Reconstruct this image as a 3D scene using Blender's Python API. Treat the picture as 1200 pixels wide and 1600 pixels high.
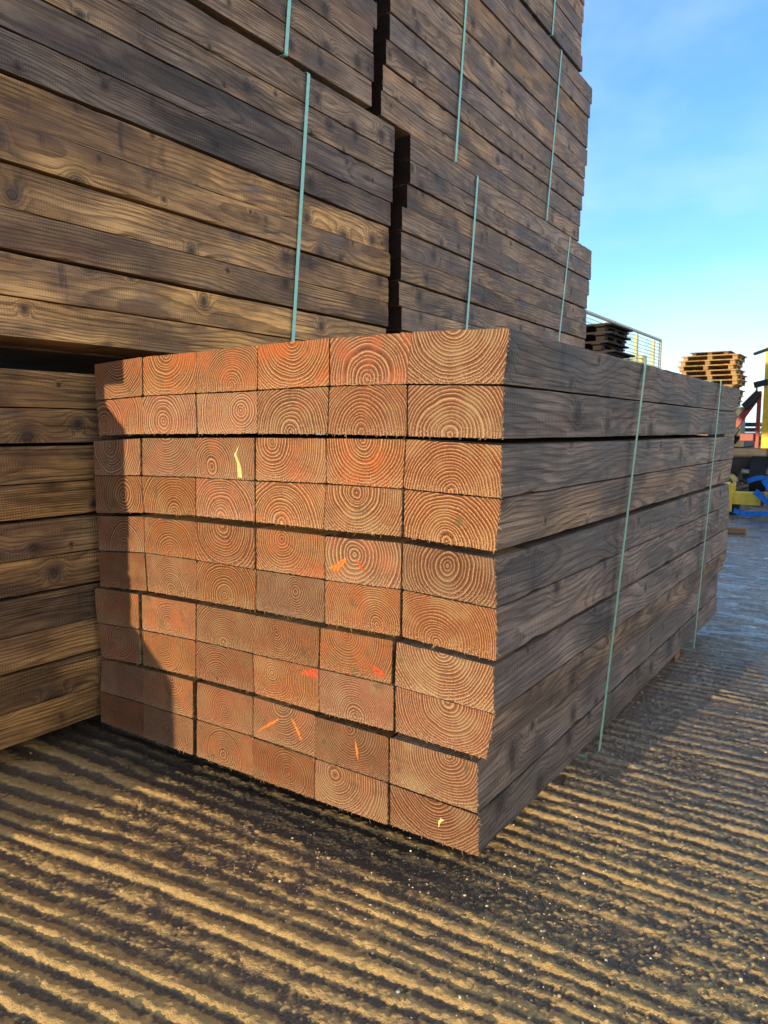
import bpy, bmesh, math, random
import numpy as np
from mathutils import Vector, Matrix
R = math.radians
scene = bpy.context.scene
for o in list(bpy.data.objects): bpy.data.objects.remove(o)
col = scene.collection
ZB = 0.063            # height of the bearers under the packs; ground is z = 0

# ------------------------------------------------------------------ camera
cam_d = bpy.data.cameras.new("camera"); cam = bpy.data.objects.new("camera", cam_d); col.objects.link(cam)
yaw, pitch = 0.59957, -0.109164
F = Vector((-math.sin(yaw)*math.cos(pitch), math.cos(yaw)*math.cos(pitch), math.sin(pitch)))
Rt = Vector((math.cos(yaw), math.sin(yaw), 0)); U = Rt.cross(F)
cam.matrix_world = Matrix(((Rt.x, U.x, -F.x, 0.56825), (Rt.y, U.y, -F.y, -1.21601), (Rt.z, U.z, -F.z, 0.81769+ZB), (0, 0, 0, 1)))
cam_d.sensor_fit = 'HORIZONTAL'; cam_d.sensor_width = 36; cam_d.lens = 36*1161.05/1200
cam_d.clip_start = 0.02; cam_d.clip_end = 3000
cam_d.dof.use_dof = True; cam_d.dof.focus_distance = 1.75; cam_d.dof.aperture_fstop = 16
scene.camera = cam
scene.render.resolution_x = 768; scene.render.resolution_y = 1024

# ------------------------------------------------------------------ light
AZ, EL = 0.125, 0.106                     # sunlight travels along (AZ, 1, -EL)
sd = Vector((AZ, 1.0, -EL)).normalized()
sl = bpy.data.lights.new("sun", 'SUN'); sl.energy = 3.4; sl.angle = R(0.5); sl.color = (1.0, 0.76, 0.45)
so = bpy.data.objects.new("sun", sl); col.objects.link(so)
so.rotation_euler = sd.to_track_quat('-Z', 'Y').to_euler()
world = bpy.data.worlds.new("World"); scene.world = world; world.use_nodes = True
scene.view_settings.view_transform = 'Standard'; scene.view_settings.look = 'None'
scene.view_settings.exposure = 1.0; scene.view_settings.gamma = 1.0

# ------------------------------------------------------------------ node helper
class NT:
    def __init__(s, tree): s.t = tree; s.n = tree.nodes; s.l = tree.links
    def node(s, kind, **kw):
        n = s.n.new(kind)
        for k, v in kw.items(): setattr(n, k, v)
        return n
    def put(s, sock, v):
        if isinstance(v, (int, float)): sock.default_value = v
        elif isinstance(v, (tuple, list)):
            if len(v) == 3 and sock.type == 'RGBA': v = (*v, 1)
            sock.default_value = v
        elif v is not None: s.l.new(v, sock)
    def m(s, op, a, b=0.0, c=0.0):
        n = s.node('ShaderNodeMath', operation=op)
        s.put(n.inputs[0], a); s.put(n.inputs[1], b); s.put(n.inputs[2], c); return n.outputs[0]
    def add(s, a, b): return s.m('ADD', a, b)
    def sub(s, a, b): return s.m('SUBTRACT', a, b)
    def mul(s, a, b): return s.m('MULTIPLY', a, b)
    def sep(s, v):
        n = s.node('ShaderNodeSeparateXYZ'); s.put(n.inputs[0], v); return n.outputs
    def xyz(s, x, y, z):
        n = s.node('ShaderNodeCombineXYZ'); s.put(n.inputs[0], x); s.put(n.inputs[1], y); s.put(n.inputs[2], z); return n.outputs[0]
    def vm(s, op, a, b):
        n = s.node('ShaderNodeVectorMath', operation=op); s.put(n.inputs[0], a); s.put(n.inputs[1], b)
        return n.outputs['Value'] if op in ('LENGTH', 'DISTANCE', 'DOT_PRODUCT') else n.outputs[0]
    def noise(s, vec, scale, detail=2.0, rough=0.5, out='Fac'):
        n = s.node('ShaderNodeTexNoise'); s.put(n.inputs['Vector'], vec)
        n.inputs['Scale'].default_value = scale; n.inputs['Detail'].default_value = detail; n.inputs['Roughness'].default_value = rough
        return n.outputs[out]
    def ss(s, x, a, b):
        n = s.node('ShaderNodeMapRange', interpolation_type='SMOOTHSTEP'); s.put(n.inputs[0], x)
        s.put(n.inputs[1], a); s.put(n.inputs[2], b); return n.outputs[0]
    def lin(s, x, a, b, c=0.0, d=1.0):
        n = s.node('ShaderNodeMapRange'); s.put(n.inputs[0], x)
        for i, v in enumerate((a, b, c, d)): s.put(n.inputs[i+1], v)
        return n.outputs[0]
    def mix(s, f, a, b, blend='MIX'):
        n = s.node('ShaderNodeMix', data_type='RGBA', blend_type=blend); s.put(n.inputs[0], f)
        s.put(n.inputs[6], a); s.put(n.inputs[7], b); return n.outputs[2]
    def ramp(s, x, stops):
        n = s.node('ShaderNodeValToRGB'); s.put(n.inputs[0], x); cr = n.color_ramp
        while len(cr.elements) < len(stops): cr.elements.new(0.5)
        for e, (p, c) in zip(cr.elements, stops): e.position = p; e.color = (*c, 1)
        return n.outputs[0]
    def attr(s, name):
        return s.node('ShaderNodeAttribute', attribute_type='OBJECT', attribute_name=name)

def new_mat(name):
    m = bpy.data.materials.new(name); m.use_nodes = True
    for n in list(m.node_tree.nodes): m.node_tree.nodes.remove(n)
    t = NT(m.node_tree); out = t.node('ShaderNodeOutputMaterial'); b = t.node('ShaderNodeBsdfPrincipled')
    t.l.new(b.outputs[0], out.inputs[0]); return m, t, b

def bump(t, b, h, strength, dist):
    n = t.node('ShaderNodeBump'); n.inputs['Strength'].default_value = strength; n.inputs['Distance'].default_value = dist
    t.put(n.inputs['Height'], h); t.l.new(n.outputs[0], b.inputs['Normal'])

# sky: Nishita plus thin clouds
t = NT(world.node_tree)
for n in list(t.n): t.n.remove(n)
sky = t.node('ShaderNodeTexSky', sky_type='NISHITA'); sky.sun_disc = False
sky.sun_elevation = math.atan(EL); sky.sun_rotation = R(187.1)
sky.air_density = 1.0; sky.dust_density = 0.3; sky.ozone_density = 2.5
tc = t.node('ShaderNodeTexCoord')
g = t.sep(tc.outputs['Generated'])
pv = t.xyz(t.m('DIVIDE', g[0], t.add(t.m('MAXIMUM', g[2], 0.0), 0.25)), t.m('DIVIDE', g[1], t.add(t.m('MAXIMUM', g[2], 0.0), 0.25)), 0.0)
c1 = t.noise(pv, 1.3, 5, 0.55)
cl = t.mul(t.ss(t.noise(pv, 2.2, 5, 0.55), 0.36, 0.74), 0.38)
fill_cloud = t.mul(t.ss(g[0], 0.15, 0.75), t.mul(t.ss(g[2], 0.95, 0.5), t.ss(c1, 0.25, 0.6)))     # unseen bright cloud added off to the right to fill the shaded faces
hz = t.mul(t.ss(g[2], 0.22, -0.02), 0.85)
SKYTINT = t.mix(1.0, sky.outputs[0], (0.86, 1.12, 1.40), 'MULTIPLY')
skc = t.mix(cl, SKYTINT, (2.5, 3.5, 4.9))
skc = t.mix(hz, skc, (4.2, 5.4, 5.9))
skc = t.mix(fill_cloud, skc, (6.6, 6.0, 5.6))
bg = t.node('ShaderNodeBackground'); bg.inputs[1].default_value = 0.15
t.put(bg.inputs[0], skc)
wo = t.node('ShaderNodeOutputWorld'); t.l.new(bg.outputs[0], wo.inputs[0])

# ------------------------------------------------------------------ wood materials
def wood_core(t, ywarp=2.4, wa=0.020):
    """solid wood: growth rings round a wandering pith, knots on the long faces"""
    tc = t.node('ShaderNodeTexCoord'); P = t.sep(tc.outputs['Object'])
    pa = t.sep(t.attr('pith').outputs['Vector']); ta = t.sep(t.attr('tone').outputs['Vector'])
    seed = pa[2]
    y = P[1]
    sv = t.xyz(t.mul(seed, 7.3), t.mul(seed, 3.1), t.mul(seed, 5.7))
    wander = t.noise(t.vm('ADD', t.xyz(0.0, t.mul(y, 1.1), 0.0), sv), 1.0, 2, 0.5, 'Color')
    w = t.sep(t.vm('MULTIPLY', t.vm('SUBTRACT', wander, (0.5, 0.5, 0.5)), (0.10, 0, 0.09)))
    fade = t.ss(t.m('ABSOLUTE', y), 0.0, 0.35)
    px = t.add(pa[0], t.mul(w[0], fade)); pz = t.add(pa[1], t.mul(w[2], fade))
    # warp
    wp = t.noise(t.vm('ADD', t.vm('MULTIPLY', tc.outputs['Object'], (11, ywarp, 11)), sv), 1.0, 2, 0.5, 'Color')
    wv = t.sep(t.vm('MULTIPLY', t.vm('SUBTRACT', wp, (0.5, 0.5, 0.5)), (wa, 0, wa)))
    dx = t.add(t.sub(P[0], px), wv[0]); dz = t.add(t.sub(P[2], pz), wv[2])
    r = t.m('SQRT', t.add(t.mul(dx, dx), t.mul(dz, dz)))
    fw = t.noise(t.vm('ADD', t.vm('MULTIPLY', tc.outputs['Object'], (110, 4, 110)), sv), 1.0, 2, 0.6)
    r = t.add(r, t.mul(t.sub(fw, 0.5), 0.0014))
    # knots
    kc = t.xyz(t.add(y, t.mul(seed, 1.7)), t.add(P[2], t.add(t.mul(seed, 0.91), t.mul(t.m('SIGN', P[0]), 3.0))), 0.0)
    vo = t.node('ShaderNodeTexVoronoi', voronoi_dimensions='2D'); vo.inputs['Scale'].default_value = 5.2; t.put(vo.inputs['Vector'], kc)
    kr = t.sep(vo.outputs['Color'])
    kd = t.m('DIVIDE', t.m('DIVIDE', vo.outputs['Distance'], 5.2), t.lin(t.mul(kr[0], kr[0]), 0, 1, 0.25, 1.25))
    e = t.m('EXPONENT', t.mul(t.mul(kd, kd), -1/(0.030**2)))
    return dict(tc=tc, P=P, pa=pa, ta=ta, sv=sv, r=r, kd=kd, e=e, dx=dx, dz=dz, fade=fade)

def end_material(name="sawn_end_grain", dark=1.0):
    m, t, b = new_mat(name)
    k = wood_core(t); P = k['P']; ta = k['ta']
    obj = k['tc'].outputs['Object']
    r = k['r']
    lw = t.noise(t.vm('ADD', t.xyz(t.mul(r, 30), 0.0, 0.0), k['sv']), 1.0, 2, 0.5)   # uneven ring widths
    ph = t.add(t.mul(t.m('POWER', r, 1.12), t.mul(ta[2], 1.36)), t.mul(lw, 3.0))
    fr = t.m('FRACT', ph)
    A = t.ramp(fr, [(0.0, (0.060, 0.020, 0.009)), (0.30, (0.150, 0.053, 0.022)), (0.60, (0.285, 0.118, 0.047)), (0.80, (0.66, 0.43, 0.215)), (0.89, (0.40, 0.195, 0.085)), (1.0, (0.060, 0.020, 0.009))])
    mot = t.noise(t.vm('ADD', obj, k['sv']), 230, 3, 0.75)
    A = t.mix(t.mul(t.ss(mot, 0.45, 0.66), 0.55), A, (0.135, 0.055, 0.028))
    A = t.mix(t.mul(t.ss(mot, 0.46, 0.30), 0.35), A, (0.46, 0.28, 0.145))
    # drying checks that run out from the pith
    an = t.m('FRACT', t.mul(k['pa'][2], 7.77))
    for kk, ofs in enumerate((0.0, 2.3)):
        ca = t.m('COSINE', t.add(t.mul(an, 6.28), ofs)); sa = t.m('SINE', t.add(t.mul(an, 6.28), ofs))
        off = t.m('ABSOLUTE', t.add(t.sub(t.mul(k['dx'], sa), t.mul(k['dz'], ca)), t.mul(t.sub(mot, .5), .002)))
        alo = t.add(t.mul(k['dx'], ca), t.mul(k['dz'], sa))
        ck = t.mul(t.mul(t.ss(off, 0.0010, 0.0003), t.ss(alo, 0.001, 0.006)), t.ss(alo, t.add(0.015, t.mul(an, 0.05)), t.add(0.008, t.mul(an, 0.03))))
        A = t.mix(t.mul(ck, 0.75 if kk == 0 else 0.45), A, (0.045, 0.016, 0.008))
    sw = t.m('SINE', t.add(t.mul(t.add(t.mul(P[0], .82), t.mul(P[2], t.sub(an, .5))), 1250), t.mul(lw, 9)))
    A = t.mix(t.mul(t.ss(sw, .2, 1.0), t.mul(t.ss(t.noise(t.vm('ADD', obj, k['sv']), 22, 2, .5), .42, .62), .38)), A, (0.12, 0.05, 0.028))
    # flatter brown where the saw smeared the rings
    sm = t.ss(t.noise(t.vm('ADD', obj, k['sv']), 14, 3, 0.6), 0.35, 0.72)
    smr = t.attr('smear').outputs['Fac']
    A = t.mix(t.mul(t.add(t.mul(sm, 0.6), .25), smr), A, (0.215, 0.092, 0.044))
    # red / orange and tan patches
    rp = t.ss(t.noise(t.vm('ADD', t.vm('MULTIPLY', obj, (1, 0, 1)), k['sv']), 19, 2, 0.5), 0.42, 0.72)
    A = t.mix(t.mul(rp, t.mul(ta[0], 0.62)), A, (0.42, 0.115, 0.036))
    tp = t.ss(t.noise(t.vm('ADD', t.vm('MULTIPLY', obj, (1, 0, 1)), t.vm('ADD', k['sv'], (9, 0, 4))), 16, 2, 0.5), 0.45, 0.75)
    A = t.mix(t.mul(tp, t.sub(0.75, t.mul(ta[0], 0.5))), A, t.mix(fr, (0.15, 0.085, 0.040), (0.46, 0.31, 0.155)))
    # greenish dirty patches
    gp = t.ss(t.noise(t.vm('ADD', t.vm('MULTIPLY', obj, (1, 0, 1)), t.vm('ADD', k['sv'], (3, 0, 17))), 24, 3, 0.6), 0.60, 0.74)
    A = t.mix(t.mul(gp, 0.7), A, (0.11, 0.09, 0.045))
    # torn pale fibres, thicker towards the lower edge where the blade left the wood
    fz = t.noise(obj, 300, 3, 0.7)
    low = t.ss(P[2], 0.050, 0.002)
    thr = t.sub(0.66, t.mul(low, 0.13))
    f1 = t.mul(t.ss(fz, thr, t.add(thr, 0.06)), 0.75)
    A = t.mix(f1, A, (0.52, 0.37, 0.22))
    f2 = t.ss(t.noise(obj, 340, 3, 0.7), 0.58, 0.68)
    A = t.mix(t.mul(f2, 0.55), A, (0.08, 0.03, 0.015))
    gr = t.noise(t.vm('MULTIPLY', obj, (120, 0, 420)), 1.0, 3, 0.7)
    A = t.mix(t.ss(gr, 0.62, 0.8), A, t.mix(0.6, A, (0.1, 0.04, 0.02)))
    br = t.node('ShaderNodeHueSaturation'); t.put(br.inputs['Saturation'], t.lin(t.m('FRACT', t.mul(k['pa'][2], 3.33)), 0, 1, .87, 1.04))
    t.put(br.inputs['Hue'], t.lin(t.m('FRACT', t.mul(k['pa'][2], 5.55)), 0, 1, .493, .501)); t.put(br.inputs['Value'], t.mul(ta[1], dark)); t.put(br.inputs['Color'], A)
    t.l.new(br.outputs[0], b.inputs['Base Color'])
    b.inputs['Roughness'].default_value = 0.85; b.inputs['Specular IOR Level'].default_value = 0.2
    h = t.add(t.mul(fr, 0.8), t.add(t.mul(fz, 1.2), t.mul(gr, 0.8)))
    h = t.add(h, t.mul(mot, 1.5)); bump(t, b, h, 0.7, 0.0014)
    return m

def side_material():
    m, t, b = new_mat("weathered_sawn_face")
    k = wood_core(t, 1.1, 0.011); P = k['P']; ta = k['ta']; obj = k['tc'].outputs['Object']; kd = k['kd']; sv = k['sv']
    r = t.add(k['r'], t.mul(k['e'], 0.030))
    lw = t.noise(t.vm('ADD', t.xyz(t.mul(r, 26), 0.0, 0.0), sv), 1.0, 2, 0.5)
    fr = t.m('FRACT', t.add(t.mul(r, ta[2]), t.mul(lw, 3.0)))
    late = t.mul(t.ss(fr, 0.40, 0.92), t.ss(fr, 1.0, 0.93))       # thin dark late wood lines
    gray_d, gray_l = (0.040, 0.029, 0.024), (0.400, 0.308, 0.245)
    gold_d, gold_l = (0.050, 0.019, 0.007), (0.760, 0.430, 0.135)
    lt = t.noise(t.vm('ADD', t.xyz(0.0, t.mul(P[1], 1.5), t.mul(P[2], 5.0)), t.vm('ADD', sv, (21, 3, 8))), 1.0, 3, 0.6)
    tn = t.m('MINIMUM', t.m('MAXIMUM', t.add(ta[0], t.mul(t.sub(lt, .5), 1.1)), 0.0), 1.0)
    base_l = t.mix(tn, gray_l, gold_l); base_d = t.mix(tn, gray_d, gold_d)
    blot = t.noise(t.vm('ADD', t.vm('MULTIPLY', obj, (3, 3.2, 7)), sv), 1.0, 4, 0.6)
    bl = t.ss(blot, 0.36, 0.66)
    C = t.mix(t.add(t.mul(bl, 0.78), 0.22), base_d, base_l)
    C = t.mix(t.mul(late, t.lin(blot, 0.3, 0.7, 0.95, 0.60)), C, t.mix(0.12, base_d, base_l))
    # fine fibre streaks
    fib = t.noise(t.vm('ADD', t.vm('MULTIPLY', obj, (240, 4.5, 240)), sv), 1.0, 3, 0.65)
    C = t.mix(t.mul(t.ss(fib, 0.42, 0.66), 0.60), C, t.mix(0.15, base_d, base_l))
    C = t.mix(t.mul(t.ss(fib, 0.50, 0.25), 0.30), C, t.mix(0.5, base_l, (0.30, 0.24, 0.17)))
    cr = t.noise(t.vm('ADD', t.vm('MULTIPLY', obj, (150, 3.2, 150)), t.vm('ADD', sv, (2, 2, 2))), 1.0, 3, 0.7)
    C = t.mix(t.mul(t.ss(cr, 0.56, 0.66), 0.75), C, t.mix(0.3, (0.012, 0.009, 0.008), base_d))
    C = t.mix(t.mul(t.ss(cr, 0.42, 0.30), 0.40), C, t.mix(0.6, base_l, (0.42, 0.36, 0.29)))
    # reddish and blue-grey patches
    rp = t.ss(t.noise(t.vm('ADD', t.vm('MULTIPLY', obj, (2, 2.0, 9)), t.vm('ADD', sv, (4, 9, 1))), 1.0, 3, 0.6), 0.50, 0.75)
    C = t.mix(t.mul(rp, 0.5), C, (0.17, 0.08, 0.045))
    gp = t.ss(t.noise(t.vm('ADD', t.vm('MULTIPLY', obj, (3, 3.5, 12)), t.vm('ADD', sv, (14, 2, 7))), 1.0, 3, 0.6), 0.55, 0.78)
    C = t.mix(t.mul(gp, 0.6), C, (0.095, 0.10, 0.108))
    # dark wet stains running across the grain round the knots
    sn = t.noise(t.vm('ADD', t.vm('MULTIPLY', obj, (6, 17, 4)), t.vm('ADD', sv, (1, 5, 2))), 1.0, 3, 0.6)
    C = t.mix(t.mul(t.mul(t.ss(sn, 0.58, 0.72), t.ss(blot, .52, .40)), 0.75), C, t.mix(0.35, (0.024, 0.020, 0.019), base_d))
    ds = t.noise(t.vm('ADD', t.vm('MULTIPLY', obj, (2, 1.4, 6)), t.vm('ADD', sv, (31, 7, 3))), 1.0, 4, 0.62)
    C = t.mix(t.mul(t.ss(ds, 0.54, 0.68), 0.66), C, t.mix(0.3, (0.022, 0.017, 0.016), base_d))
    C = t.mix(t.mul(t.ss(ds, 0.44, 0.30), 0.30), C, t.mix(0.5, C, base_l))
    # knots: dark halo, ringed centre
    kn = t.add(kd, t.mul(t.sub(t.noise(t.vm('ADD', obj, sv), 60, 2, 0.5), 0.5), 0.010))
    C = t.mix(t.mul(t.ss(kn, 0.042, 0.008), 0.72), C, (0.030, 0.024, 0.022))
    C = t.mix(t.mul(t.ss(kn, 0.0105, 0.0085), 0.85), C, t.mix(t.m('FRACT', t.mul(kn, 480)), (0.10, 0.055, 0.028), (0.035, 0.022, 0.016)))
    C = t.mix(t.mul(t.ss(t.m('ABSOLUTE', t.sub(kn, 0.0108)), 0.0012, 0.0004), 0.9), C, (0.012, 0.009, 0.008))
    # lighter bruised arrises
    ez = t.m('MINIMUM', P[2], t.sub(0.1, P[2]))
    C = t.mix(t.mul(t.ss(t.add(ez, t.mul(t.sub(fib, 0.5), 0.012)), 0.005, 0.001), 0.25), C, t.mix(0.5, base_l, (0.34, 0.26, 0.17)))
    # saw marks
    sawp = t.add(t.mul(t.add(P[1], t.mul(P[2], 0.06)), 2*math.pi/0.0075), t.mul(blot, 5))
    saw = t.mul(t.m('SINE', sawp), t.ss(t.noise(t.vm('ADD', t.vm('MULTIPLY', obj, (3, 4, 14)), sv), 1.0, 2, 0.5), 0.38, 0.62))
    C = t.mix(t.mul(t.ss(saw, 0.1, 1.0), 0.20), C, base_d)
    br = t.node('ShaderNodeHueSaturation'); t.put(br.inputs['Value'], ta[1]); t.put(br.inputs['Color'], C)
    t.l.new(br.outputs[0], b.inputs['Base Color'])
    t.put(b.inputs['Roughness'], t.lin(t.add(blot, t.mul(fib, 0.5)), 0.4, 1.0, 0.42, 0.78))
    b.inputs['Specular IOR Level'].default_value = 0.45
    h = t.add(t.add(t.mul(late, 0.8), t.mul(fib, 1.1)), t.add(t.mul(saw, 0.35), t.mul(t.noise(obj, 900, 2, 0.6), 0.8)))
    h = t.add(h, t.mul(t.noise(t.vm('ADD', t.vm('MULTIPLY', obj, (30, 6, 30)), sv), 1.0, 3, 0.6), 1.0))
    bump(t, b, h, 0.9, 0.0018)
    return m

def plain(name, c, rough=0.6, metal=0.0, var=0.25, scale=30, spec=0.2):
    m, t, b = new_mat(name); tc = t.node('ShaderNodeTexCoord')
    n = t.noise(tc.outputs['Object'], scale, 4, 0.6)
    d = tuple(x*(1-var) for x in c)
    t.put(b.inputs['Base Color'], t.mix(t.ss(n, 0.3, 0.7), d, c))
    t.put(b.inputs['Roughness'], t.lin(n, 0.2, 0.8, rough*0.8, min(1, rough*1.15))); b.inputs['Metallic'].default_value = metal
    bump(t, b, n, 0.2, 0.002); b.inputs['Specular IOR Level'].default_value = spec
    return m

END = end_material(); END_SHADE = end_material('gap_shaded_end_grain', 0.07); SIDE = side_material()  # stack ends multiplied to near black: the gap's shade put into their colour
SPL = plain("splinter_wood", (0.62, 0.42, 0.20), 0.8, var=0.3, scale=200)
STRAP_B = plain("turquoise_strap", (0.30, 0.68, 0.60), 0.38, var=0.15, scale=60)
STRAP_G = plain("green_strap", (0.22, 0.42, 0.31), 0.42, var=0.25, scale=60)

# ------------------------------------------------------------------ tagging
def tag(o, label=None, cat=None, group=None, kind=None):
    if label: o['label'] = label
    if cat: o['category'] = cat
    if group: o['group'] = group
    if kind: o['kind'] = kind
    return o

def mesh_obj(name, verts, faces, mats, midx=None, smooth=None, parent=None, loc=(0, 0, 0)):
    me = bpy.data.meshes.new(name); me.from_pydata(verts, [], faces)
    for m in (mats if isinstance(mats, (list, tuple)) else [mats]): me.materials.append(m)
    if midx is not None: me.polygons.foreach_set('material_index', midx)
    if smooth: me.polygons.foreach_set('use_smooth', [True]*len(me.polygons))
    me.update()
    o = bpy.data.objects.new(name, me); col.objects.link(o); o.location = loc
    if parent: o.parent = parent
    return o

# ------------------------------------------------------------------ timber
def timber_geo(rng, q, L, detail=True, splinters=6, right_splinters=0, endjit=0.0006):
    """q = BL, BR, TR, TL corners (x, z); runs from y=0 to y=L. returns verts, faces, material indices"""
    nl, ns = (26, 13) if detail else (8, 4)
    B, C_, T, D = [Vector(v) for v in q]
    ring = []
    def side(a, b, n):
        for i in range(n): ring.append(a.lerp(b, i/n))
    side(B, C_, nl); side(C_, T, ns); side(T, D, nl); side(D, B, ns)
    cen = (B+C_+T+D)/4; n = len(ring)
    corners = (0, nl, nl+ns, 2*nl+ns)
    step = 0.045 if detail else 0.3
    ys = [0, 0.003, 0.010] + list(np.arange(step, L-0.02, step)) + [L-0.010, L-0.003, L]
    # slow waves of the sawn edge along the length
    wv = [[rng.uniform(0, 6.28) for _ in range(4)] for _ in range(4)]
    verts, faces, mi = [], [], []
    for j, y in enumerate(ys):
        ej = endjit if j in (0, len(ys)-1) else (endjit*0.5 if j in (1, len(ys)-2) else 0.00035)
        for i, p in enumerate(ring):
            d = (cen-p); s = 0.00025*(1+math.sin(y*5.3+wv[0][i*4//n])) + 0.0002*(1+math.sin(y*13+wv[1][i*4//n]))
            s += abs(rng.gauss(0, ej))
            if i in corners: s += 0.0004 + abs(rng.gauss(0, 0.0005)) + (rng.uniform(.001, .0035) if rng.random() < 0.05 else 0)
            k = Vector((math.copysign(min(s, 0.006), d.x) if abs(d.x) > 0.094*abs(2*d.x)/0.2 and (i >= nl and i < nl+ns or i >= 2*nl+ns or i in corners) else 0,
                        math.copysign(min(s, 0.006), d.y) if (i < nl or (nl+ns <= i < 2*nl+ns) or i in corners) else 0))
            verts.append((p.x+k.x, y, p.y+k.y))
    for j in range(len(ys)-1):
        for i in range(n):
            a, b2 = j*n+i, j*n+(i+1) % n
            faces.append((a, a+n, b2+n, b2)); mi.append(0)
    m = (len(ys)-1)*n
    faces.append(tuple(range(n))); mi.append(1)
    faces.append(tuple(m+i for i in reversed(range(n)))); mi.append(1)
    # splinters hanging off the lower arris and standing off the right-hand arris of the near end
    def spl(p, d, w):
        d = Vector(d); s = Vector((d.z, 0.3*d.x, -d.x)); s.normalize(); s *= w
        e = p+d; mid = p+d*0.5+Vector((rng.uniform(-1, 1), rng.uniform(-1, 0.4), rng.uniform(-1, 1)))*d.length*0.12
        b0 = len(verts)
        up = Vector((0, -w, 0))
        for v in (p-s, p+s, p+up, mid-s*0.8, mid+s*0.8, mid+up*.8, e): verts.append(tuple(v))
        for f in ((0, 1, 4, 3), (1, 2, 5, 4), (2, 0, 3, 5), (3, 4, 6), (4, 5, 6), (5, 3, 6)):
            faces.append(tuple(b0+i for i in f)); mi.append(2)
    for _ in range(splinters):
        u = rng.random(); p = B.lerp(C_, u); L_ = rng.uniform(0.002, 0.007) * (2.0 if rng.random() < 0.12 else 1)
        spl(Vector((p.x, rng.uniform(-0.001, 0.002), p.y+0.001)), (rng.uniform(-.6, .6)*L_, -0.3*L_, -L_*rng.uniform(.4, 1)), rng.uniform(0.0002, 0.0005))
    for _ in range(right_splinters):
        p = C_.lerp(T, rng.random()**1.3); L_ = rng.uniform(0.002, 0.007) * (2.0 if rng.random() < 0.1 else 1)
        spl(Vector((p.x-0.001, rng.uniform(-0.001, 0.002), p.y)), (L_*rng.uniform(.4, 1), -0.3*L_, -L_*rng.uniform(-.2, .7)), rng.uniform(0.0002, 0.0006))
    return verts, faces, mi

ORD = ['first', 'second', 'third', 'fourth', 'fifth', 'sixth', 'seventh', 'eighth', 'ninth', 'tenth']

# the front pack: corners of every sawn end as measured (x, z) along 15 edge lines
ROWS = {
 'top': [(-1.191, .992), (-.994, 1.001), (-.798, 1.002), (-.599, 1.005), (-.399, 1.006), (-.200, 1.004), (.005, .996)],
 '1b': [(-1.193, .897), (-.998, .904), (-.802, .905), (-.603, .906), (-.400, .909), (-.210, .906), (-.007, .898)],
 '2b': [(-1.187, .804), (-.996, .808), (-.801, .809), (-.605, .810), (-.406, .809), (-.210, .806), (-.009, .802)],
 '3t': [(-1.209, .790), (-1.008, .799), (-.806, .801), (-.611, .802), (-.409, .802), (-.210, .801), (-.007, .792)],
 '3b': [(-1.211, .697), (-1.013, .703), (-.810, .706), (-.614, .705), (-.410, .707), (-.216, .704), (-.007, .696)],
 '4b': [(-1.210, .594), (-1.007, .608), (-.814, .612), (-.616, .611), (-.419, .609), (-.218, .609), (-.018, .597)],
 '5t': [(-1.206, .587), (-1.011, .598), (-.814, .599), (-.617, .598), (-.414, .596), (-.218, .598), (-.018, .586)],
 '5b': [(-1.209, .490), (-1.012, .504), (-.818, .504), (-.619, .502), (-.415, .501), (-.220, .504), (-.013, .493)],
 '6b': [(-1.207, .393), (-1.007, .403), (-.822, .404), (-.622, .405), (-.416, .405), (-.221, .407), (-.012, .393)],
 '7t': [(-1.233, .386), (-1.030, .392), (-.822, .395), (-.622, .395), (-.430, .395), (-.233, .397), (-.016, .385)],
 '7b': [(-1.227, .287), (-1.032, .297), (-.826, .302), (-.633, .302), (-.434, .303), (-.236, .304), (-.014, .293)],
 '8b': [(-1.212, .192), (-1.033, .201), (-.830, .207), (-.630, .207), (-.435, .204), (-.236, .206), (-.029, .200)],
 '9t': [(-1.214, .185), (-1.033, .193), (-.830, .196), (-.636, .197), (-.447, .194), (-.250, .193), (-.047, .190)],
 '9b': [(-1.228, .090), (-1.040, .095), (-.834, .097), (-.639, .099), (-.448, .097), (-.250, .094), (-.045, .088)],
 '10b': [(-1.230, 0), (-1.042, 0), (-.838, 0), (-.638, 0), (-.450, 0), (-.250, 0), (-.043, 0)]}
LINES = [('top', '1b'), ('1b', '2b'), ('3t', '3b'), ('3b', '4b'), ('5t', '5b'), ('5b', '6b'), ('7t', '7b'), ('7b', '8b'), ('9t', '9b'), ('9b', '10b')]
PITH = [[(.5, 1.2), (.45, 1.0), (.6, .1), (.5, 1.08), (.5, .12), (.5, 1.12)],
        [(.15, .3), (.4, .33), (.75, .5), (.5, .05), (.45, .08), (.46, .05)],
        [(.4, .8), (.5, 1.25), (.3, .3), (.25, .85), (.5, .9), (.5, .03)],
        [(.6, .5), (.6, .0), (.45, .05), (.4, .02), (.45, .85), (.5, .02)],
        [(.6, .1), (.5, .05), (.5, .9), (.4, .75), (.4, .6), (.5, .6)],
        [(.3, .7), (.5, .1), (.5, .22), (.6, .6), (.7, .2), (.38, .1)],
        [(.5, .5), (.5, .3), (.5, .1), (.4, .6), (.4, .85), (.5, 1.0)],
        [(.5, .6), (.4, .75), (.4, .12), (.3, .6), (.5, .1), (.6, .95)],
        [(.4, .4), (.6, .9), (.5, .5), (.5, 1.0), (.5, .9), (.7, .95)],
        [(.3, .4), (.5, .5), (.5, .3), (.6, .4), (.3, .75), (.5, 1.15)]]
FACEW = [('pale orange', 1.0, 1.12), ('tan', .45, 1.05), ('orange-brown', .7, 1.03), ('brown', .45, .98), ('red-brown', .7, .95),
         ('dull brown', .35, .9), ('brown', .55, .93), ('brown', .5, .93), ('red-brown', .7, .82), ('plain brown', .45, .80)]
sleeper = {}
rng = random.Random(11)
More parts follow.
